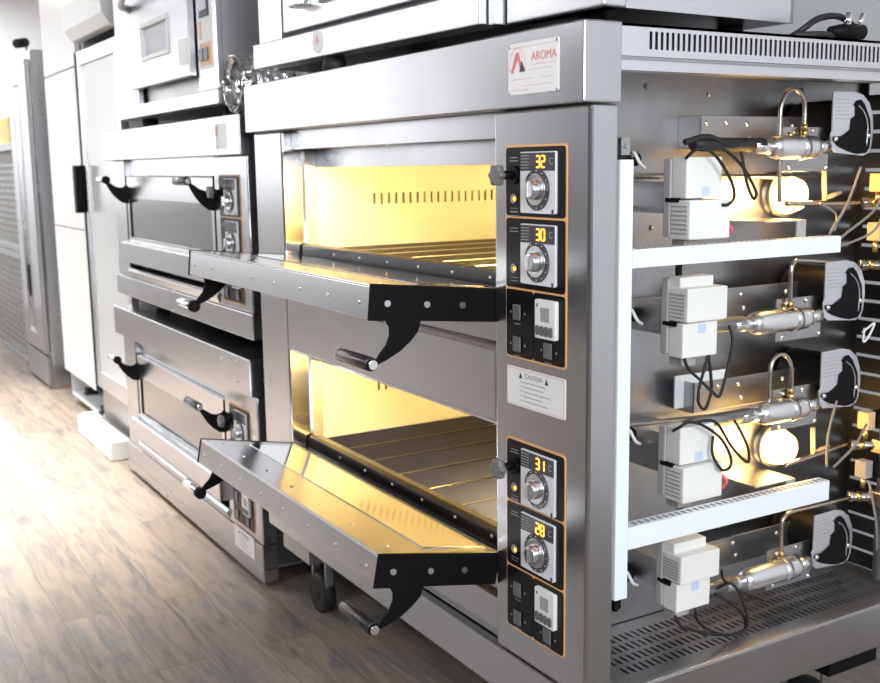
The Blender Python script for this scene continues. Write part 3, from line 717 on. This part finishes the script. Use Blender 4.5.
# casters
def caster(x, y):
    c = MB(); c.box(x-.045, x+.045, y-.04, y+.04, .185, .195); c.box(x-.05, x-.042, y-.012, y+.012, .085, .19); c.box(x+.042, x+.05, y-.012, y+.012, .085, .19)
    c.cyl((x-.052, y, .12), (x-.040, y, .12), .008, 8); c.cyl((x+.040, y, .12), (x+.052, y, .12), .008, 8); c.box(x-.05, x+.05, y-.012, y+.012, .165, .19)
    o = c.build('caster', DULL, OV, bevel=.001)
    wl = MB(); wl.tube([(x, y-.020, .06), (x, y-.017, .06), (x, y+.017, .06), (x, y+.020, .06)], [.050, .06, .06, .050], 32); wl.tube([(x, y-.023, .06), (x, y+.023, .06)], .018, 16)
    wl.build('caster_wheel', RUBBER, o, loc=(0, 0, 0))
caster(-1.37, .09)
for x, y in ((-.14, .78), (-.16, .14), (-1.4, .9)): caster(x, y)
lg = MB(); lg.box(-.30, -.02, .70, .86, .195, .238); lg.build('caster_crossmember', BLACK, OV)
lg = MB(); lg.box(-1.5, -.05, .10, .13, .195, .238); lg.build('caster_crossmember', BLACK, OV)

# ------------------------------------------------------------------ left stack: two closed single-deck ovens
def single_oven(label):
    xr = -1.62; xl = -3.24; o = thing('deck_oven', label, 'oven', (-2.43, .5, .80), None)
    MB().box(xl-.02, xr+.0, -.02, .05, 1.365, 1.485).build('front_fascia', STEEL, o, bevel=.003)
    MB().box(xl, xr, .05, .98, 1.475, 1.48).build('top_plate', STEEL, o)
    MB().box(xr-.30, xr, 0, .05, .885, 1.364).build('control_column', STEEL, o, bevel=.004)
    MB().box(xl+.04, -3.02, 0, .05, .885, 1.364).build('left_post', STEEL, o, bevel=.004)
    MB().box(xl, xr, -.003, .05, .803, .883).build('base_rail', STEEL, o, bevel=.003)
    sp = MB(); sp.box(xr-.010, xr-.004, .05, .98, .81, 1.475); sp.build('side_panel', SIDED, o)
    sp = MB(); sp.box(xl+.004, xl+.01, .05, .98, .81, 1.475); sp.build('side_panel', DULL, o)
    MB().box(xl, xr, .97, .98, .81, 1.475).build('rear_panel', DULL, o)
    MB().box(xl, xr, .05, .98, .803, .81).build('bottom_plate', DULL, o)
    MB().box(-3.02, xr-.30, .02, .04, 1.302, 1.365).build('upper_rail', STEEL, o)
    s = MB(); s.prism([(-.032, .955), (-.032, 1.030), (-.026, 1.037), (.0, 1.037), (.0, 1.045), (.03, 1.045), (.03, .955)], 'x', -3.02, xr-.30); s.build('front_ledge', STEEL, o, bevel=.002)
    s = MB(); s.prism([(.0, .885), (-.012, .915), (-.004, .925), (.03, .93), (.03, .885)], 'x', -3.02, xr-.30); s.build('drip_rail', STEEL, o, bevel=.002)
    MB().box(-3.02, xr-.30, .072, .080, .92, 1.30).build('chamber_front', BLACK, o)
    door(o, -3.005, xr-.315, (0, .066, 1.015), 0)
    z = [1.305, 1.174, 1.039, .906]
    control_panel(o, xr, z, ('', ''))
    return o
SIDED = mat('dark_side_panel', (0.10, 0.10, 0.105), 0.4, 0.6)
UP = single_oven('closed stainless single-deck oven, the upper of the two stacked left of the open oven')
nm = MB().rrect(-1.80, -1.735, 1.385, 1.462, .008, -.0215, -.02).build('rating_plate', STICK, UP)
MB().box(-1.825, -1.805, -.0215, -.02, 1.385, 1.462).build('plate_backing', BEZEL, UP)
em = MB(); em.box(-1.822, -1.808, -.0225, -.0214, 1.425, 1.455); em.build('plate_emblem', REDINK, UP)
LO = copy_tree(UP); LO.location = (-2.43, .5, .06)
tag(LO, 'closed stainless single-deck oven, the lower one standing on the floor left of the open oven', 'oven')
for c in list(COL.objects):
    if c.parent == LO and c.name.split('.')[0] in ('rating_plate', 'plate_backing', 'plate_emblem'):
        bpy.data.objects.remove(c)
sc_ = MB()
for x_, z_ in ((-1.87, .65), (-1.73, .66), (-1.87, .715), (-1.73, .725)): sc_.dome((x_, -.02, z_), (0, -1, 0), .005, .003, 10)
parts(sc_, 'fascia_screw', ALU, LO)
caution(LO, -1.87, -1.684, .075, .150).location.y -= .0035
MB().box(-3.24, -1.62, -.002, .05, .02, .063).build('base_skirt', STEEL, LO, bevel=.002)
ft = MB()
for x_, y_ in ((-3.1, .12), (-1.8, .12), (-3.1, .9), (-1.8, .9)): ft.cyl((x_, y_, 0), (x_, y_, .07), .03, 16)
parts(ft, 'oven_foot', RUBBER, LO)
ft = MB()
for x_, y_ in ((-3.1, .15), (-1.75, .15), (-3.1, .9), (-1.75, .9)): ft.cyl((x_, y_, .7445), (x_, y_, .805), .03, 16)
parts(ft, 'oven_foot', RUBBER, UP)

# ------------------------------------------------------------------ small pale oven on the stack
T1 = thing('countertop_oven', 'small pale steel oven with square window on top of the stacked ovens', 'oven', (-2.44, .4, 1.52))
xl, xr = -3.04, -1.84
t = MB(); t.box(xl, xr, -.005, .02, 1.525, 1.572); t.box(xl, -2.74, .0, .02, 1.572, 2.06); t.box(-2.02, xr, 0, .02, 1.572, 2.06); t.box(xl, xr, 0, .02, 2.0, 2.06)
t.build('front_frame', PALE, T1, bevel=.003)
t = MB(); t.box(xl, xl+.006, .02, .78, 1.525, 2.06); t.box(xr-.006, xr, .02, .78, 1.60, 2.06); t.box(xl, xr, .77, .78, 1.525, 2.06); t.box(xl, xr, .02, .78, 2.054, 2.06); t.box(xl, xr, .02, .78, 1.525, 1.531)
t.box(xr-.006, xr, .02, .78, 1.525, 1.57)
for k in range(30): t.box(xr-.006, xr, .02+k*.0253+.010, .02+(k+1)*.0253, 1.57, 1.60)
t.build('oven_shell', PALE, T1)
MB().box(xl+.01, xr-.02, .03, .05, 1.54, 2.05).build('inner_box', DULL, T1)
dd = MB(); dd.box(-2.735, -2.545, -.028, -.004, 1.625, 1.995); dd.box(-2.245, -2.03, -.028, -.004, 1.625, 1.995); dd.box(-2.545, -2.245, -.028, -.004, 1.625, 1.73); dd.box(-2.545, -2.245, -.028, -.004, 1.83, 1.995)
d1 = dd.build('oven_door', PALED, T1, bevel=.002)
fr_ = MB()
for a in ((-2.56, -2.23, 1.715, 1.73), (-2.56, -2.23, 1.83, 1.845), (-2.56, -2.545, 1.73, 1.83), (-2.245, -2.23, 1.73, 1.83)): fr_.box(a[0], a[1], -.034, -.026, a[2], a[3])
fr_.build('window_frame', WHITE, d1, loc=(0, 0, 0), bevel=.002)
MB().box(-2.545, -2.245, -.018, -.014, 1.73, 1.83).build('window_glass', BEZEL, d1, loc=(0, 0, 0))
MB().tube(spline([(-2.70, -.028, 1.915), (-2.66, -.07, 1.925), (-2.5, -.095, 1.945), (-2.3, -.095, 1.945), (-2.12, -.07, 1.935), (-2.07, -.028, 1.93)]), .014, 14).build('door_handle', PALE, d1, loc=(0, 0, 0))
MB().box(-2.12, -2.04, -.031, -.028, 1.665, 1.745).build('paper_label', STICK, d1, loc=(0, 0, 0))
cp = MB().rrect(-1.995, -1.875, 1.64, 2.03, .006, -.003, 0).build('control_panel', STICK, T1)
MB().box(-1.975, -1.89, -.006, -.003, 1.80, 2.0).build('dark_display', PANELB, cp, loc=(0, 0, 0))
MB().box(-1.968, -1.905, -.008, -.006, 1.82, 1.93).build('temperature_scale', BEZEL, cp, loc=(0, 0, 0))
k_ = MB()
for x_ in (-1.965, -1.92): k_.rrect(x_-.018, x_+.014, 1.665, 1.705, .004, -.009, -.003)
parts(k_, 'rocker_switch', SWITCH, cp, loc=(0, 0, 0))
k_ = MB(); k_.box(-1.985, -1.88, -.0045, -.003, 1.65, 1.72); k_.box(-1.985, -1.965, -.0045, -.003, 1.735, 1.79); k_.build('orange_film', TRIMO, cp, loc=(0, 0, 0))
ft = MB()
for x_, y_ in ((-2.90, .085), (-1.95, .085), (-2.90, .7), (-1.95, .7)): ft.cyl((x_, y_, 1.4802), (x_, y_, 1.526), .032, 16)
parts(ft, 'oven_foot', RUBBER, T1)

# ------------------------------------------------------------------ crumpled foil duct
dm = MB(); n = 36; rings = 22; base = 0
for k in range(rings):
    y_ = .0+.22*k/(rings-1)
    for j in range(n):
        a = 2*math.pi*j/n; r = .083+.004*math.sin(k*2.3)+random.uniform(-.0035, .0035)
        dm.v.append((-1.715+r*math.cos(a), y_, 1.578+r*math.sin(a)))
for k in range(rings-1):
    for j in range(n):
        j2 = (j+1) % n; dm.f.append([k*n+j, k*n+j2, (k+1)*n+j2, (k+1)*n+j]); dm.sm.append(False)
DU = thing('foil_duct', 'round crumpled foil duct end lying beside the small pale oven', 'duct', (-1.715, .1, 1.486))
o = dm.build('duct_sleeve', FOIL, DU); sd = o.modifiers.new('thick', 'SOLIDIFY'); sd.thickness = .002
MB().cyl((-1.715, .06, 1.575), (-1.715, .066, 1.575), .078, 28).build('duct_damper', DULL, DU)
MB().box(-1.79, -1.64, .075, .20, 1.4805, 1.494).build('duct_cradle', ALU, DU)

# ------------------------------------------------------------------ oven resting on the main oven
T2 = thing('deck_oven', 'pale steel oven standing on top of the open two-deck oven, lower front in view', 'oven', (0, 0, 0))
t = MB(); t.box(-1.50, -.40, .0, .06, 1.600, 1.668); t.build('lower_rail', PALE, T2, bevel=.003)
t = MB(); t.box(-1.50, -1.36, .02, .06, 1.668, 2.10); t.box(-1.50, -.08, .02, .06, 2.05, 2.10); t.build('front_frame', PALE, T2, bevel=.003)
t = MB(); t.box(-1.352, -.405, .025, .055, 1.685, 2.03); d2 = t.build('oven_door', PALE, T2, bevel=.004)
MB().rrect(-1.15, -.60, 1.735, 1.95, .03, .018, .026).build('window_glass', GLASSD, d2, loc=(0, 0, 0))
MB().box(-1.24, -1.18, -.015, .026, 1.735, 1.765).build('door_handle', ALU, d2, loc=(0, 0, 0), bevel=.006)
t = MB(); t.box(-.395, -.375, .02, .07, 1.600, 2.10); t.build('centre_post', DULL, T2)
t = MB(); t.box(-.37, -.085, .045, .10, 1.600, 2.10); t.build('control_column', PALE, T2, bevel=.004)
t = MB(); t.box(-.093, -.087, .10, .56, 1.600, 2.10); t.box(-1.50, -1.494, .06, .56, 1.6, 2.1); t.box(-1.5, -.087, .55, .56, 1.6, 2.1); t.build('oven_shell', PALE, T2)
MB().box(-1.49, -.095, .06, .55, 1.600, 1.606).build('bottom_plate', DARKST, T2)
lg = MB().cyl((-1.10, 0, 1.638), (-1.10, -.0015, 1.638), .028, 28).build('round_logo_sticker', STICK, T2)
o = text('logo_letter', 'A', .03, -1.10, -.0018, 1.640, REDINK, lg)
ft = MB()
for x_, y_ in ((-1.07, .03), (-.20, .12), (-1.4, .5), (-.20, .5)): ft.tube([(x_, y_, 1.5605-.002*0), (x_, y_, 1.600)], [.034, .026], 16)
parts(ft, 'oven_foot', RUBBER, T2)
T2.rotation_euler = (0, 0, math.radians(2.6)); T2.location = (0, .055, 0)

# cable with plug lying over the top edge
PC = thing('power_cable', 'black power cable with plug lying over the top right edge of the open oven', 'cable', (-.05, .62, 1.56))
o = MB().tube(spline([(-.10, .58, 1.566), (-.05, .56, 1.575), (-.04, .60, 1.60), (-.04, .66, 1.607), (-.05, .72, 1.590), (-.03, .70, 1.572), (-.03, .64, 1.568), (-.02, .585, 1.567), (-.05, .54, 1.566)]), .0065, 10).build('cable_cord', RUBBER, PC)
o = MB(); o.tube([(-.028, .62, 1.575), (-.024, .66, 1.576), (-.02, .705, 1.577)], [.010, .017, .015], 14); o.build('cable_plug', BLACK, PC)
o = MB(); o.cyl((-.02, .66, 1.585), (-.02, .665, 1.612), .007, 10); o.cyl((-.02, .690, 1.580), (-.012, .697, 1.612), .0055, 10); parts(o, 'plug_pin', CHROME, PC)

# ------------------------------------------------------------------ freezer cabinet beyond the stack
N0 = set(COL.objects)
FZ = thing('upright_freezer', 'tall white upright freezer with black handle and glass door beside the stacked ovens', 'freezer', (-4.16, .46, 0))
t = MB(); t.box(-4.50, -4.494, .03, .75, .12, 2.25); t.box(-3.02, -3.014, .03, .75, .12, 2.25); t.box(-4.5, -3.014, .74, .75, .12, 2.25); t.box(-4.5, -3.014, .03, .75, .12, .14)
t.box(-3.765, -3.74, .03, .74, .14, 2.25); t.box(-4.5, -3.014, .03, .75, 2.24, 2.25)
t.build('cabinet_shell', WHITE, FZ, bevel=.003)
MB().box(-4.50, -3.775, .0, .028, 1.045, 1.80).build('upper_door', WHITE, FZ, bevel=.004)
MB().box(-4.50, -3.775, .0, .028, .265, 1.04).build('lower_door', WHITE, FZ, bevel=.004)
MB().box(-4.50, -3.775, .0, .028, 1.806, 2.25).build('header_panel', WHITE, FZ, bevel=.004)
t = MB(); t.prism([(.03, 1.905), (-.02, 1.905), (-.05, 1.95), (-.06, 2.05), (-.055, 2.25), (.03, 2.25)], 'x', -3.73, -3.03); t.build('curved_canopy', WHITE, FZ, bevel=.004)
gd = MB()
for a in ((-3.755, -3.70, .30, 1.86), (-3.08, -3.03, .30, 1.86), (-3.70, -3.08, 1.80, 1.86), (-3.70, -3.08, .30, .38)): gd.box(a[0], a[1], .0, .028, a[2], a[3])
g_ = gd.build('glass_door', PALE, FZ, bevel=.002)
MB().box(-3.70, -3.08, .012, .016, .38, 1.80).build('door_pane', LITPANE, g_, loc=(0, 0, 0))
MB().box(-3.775, -3.752, -.004, .03, .27, 1.86).build('door_gasket', RUBBER, FZ)
MB().rrect(-3.775, -3.725, 1.13, 1.35, .012, -.045, -.0045).build('door_handle', BLACK, FZ, bevel=.003)
t = MB()
for z_ in (.62, .92, 1.22, 1.52): t.box(-3.73, -3.03, .10, .70, z_, z_+.02)
parts(t, 'shelf', WHITE, FZ)
MB().box(-3.74, -3.02, .02, .06, .14, .29).build('base_grille', DULL, FZ, bevel=.002)
ft = MB()
for x_, y_ in ((-4.35, .10), (-3.15, .12), (-4.35, .65), (-3.15, .65)): ft.tube([(x_-.022, y_, .05), (x_-.018, y_, .05), (x_+.018, y_, .05), (x_+.022, y_, .05)], [.04, .05, .05, .04], 20); ft.box(x_-.03, x_+.03, y_-.03, y_+.03, .09, .121)
ft.tube([(-3.86, .06, .055), (-3.855, .06, .055), (-3.82, .06, .055), (-3.815, .06, .055)], [.045, .055, .055, .045], 20)
ft.box(-3.87, -3.80, .03, .09, .10, .121)
parts(ft, 'caster', RUBBER, FZ)
for o_ in list(COL.objects):
    if o_ in N0 or o_.type != 'MESH': continue
    for v_ in o_.data.vertices:
        c_ = v_.co; k_ = 1.062
        if 'caster' in o_.name: v_.co = (1.442+(c_.x-1.442)*k_, c_.y+.075, c_.z*.85)
        else: v_.co = (1.442+(c_.x-1.442)*k_, c_.y*k_+.072, 1.323+(c_.z-1.323)*k_)
FB = MB(); FB.box(-4.10, -3.42, -.035, .055, .0, .095); FB.box(-4.06, -3.9, -.02, .05, .0955, .11)
tag(FB.build('foam_block', FOAM, bevel=.008), 'long white foam block on the floor in front of the freezer base', 'foam block')

# ------------------------------------------------------------------ grey proofing cabinet
PR = thing('proofing_cabinet', 'tall grey steel proofing cabinet with narrow dark window left of the white freezer', 'cabinet', (-5.65, .4, 0))
t = MB(); t.box(-5.99, -5.30, .085, .80, .0, 2.03); t.build('cabinet_body', STEEL, PR, bevel=.006)
t = MB(); 
for a in ((-5.97, -5.79, .22, 1.98), (-5.56, -5.34, .22, 1.98), (-5.79, -5.56, 1.85, 1.98), (-5.79, -5.56, .22, .32)): t.box(a[0], a[1], .055, .083, a[2], a[3])
d = t.build('cabinet_door', STEEL, PR, bevel=.003)
MB().box(-5.79, -5.56, .070, .076, .32, 1.85).build('door_window', GLASSD, d, loc=(0, 0, 0))
MB().box(-5.985, -5.31, .06, .083, .02, .20).build('kick_panel', DULL, PR, bevel=.003)
t = MB(); t.box(-5.66, -5.63, .045, .056, .55, .75); t.build('door_latch', BLACK, PR, bevel=.003)
VC = thing('security_camera', 'small black camera on a short arm on top of the grey proofing cabinet', 'camera', (-5.9, 1.5, 2.2))
MB().cyl((-5.75, .15, 2.12), (-5.68, .08, 2.10), .028, 16).build('camera_body', RUBBER, VC, bevel=.003)
MB().cyl((-5.75, .15, 2.031), (-5.75, .15, 2.12), .010, 10).build('camera_arm', ALU, VC)

# ------------------------------------------------------------------ perforated bread racks against the far wall
def perf(label, z0, z1):
    o = thing('perforated_cabinet', label, 'cabinet', (-7.2, .4, z0))
    m_ = MB(); xl, xr = -7.95, -6.25
    m_.box(xl, xr, .14, .75, z0, z1); b_ = m_.build('cabinet_body', BEIGE, o, bevel=.006)
    s = MB()
    nz = int((z1-z0-.16)/.045)
    for i in range(11):
        for j in range(nz): s.box(xl+.10+i*.145, xl+.20+i*.145, .128, .139, z0+.08+j*.045, z0+.10+j*.045)
    s.build('vent_slots', DULL, o)
    m_ = MB(); m_.box(xl, xr, .10, .139, z0, z0+.04); m_.box(xl, xr, .10, .139, z1-.05, z1); m_.build('cabinet_rail', DULL, o, bevel=.002)
    return o
perf('grey slotted metal cabinet on the floor at the far left, the lower of two', .0, .78)
perf('grey slotted metal cabinet at the far left, stacked above the other slotted one', .785, 1.52)
for (x0_, x1_, z0_, z1_, lb) in ((-7.9, -6.9, 1.521, 1.72, 'wide yellow cardboard box on top of the slotted cabinets'), (-6.85, -6.4, 1.521, 1.62, 'small yellow cardboard box beside the wide one on the slotted cabinets')):
    c = thing('cardboard_box', lb, 'box', ((x0_+x1_)/2, .4, z0_))
    MB().box(x0_, x1_, .2, .6, z0_, z1_).build('box_body', CARD, c, bevel=.004)
    MB().box(x0_, x1_, .37, .43, z1_, z1_+.002).build('box_tape', BEIGE, c)
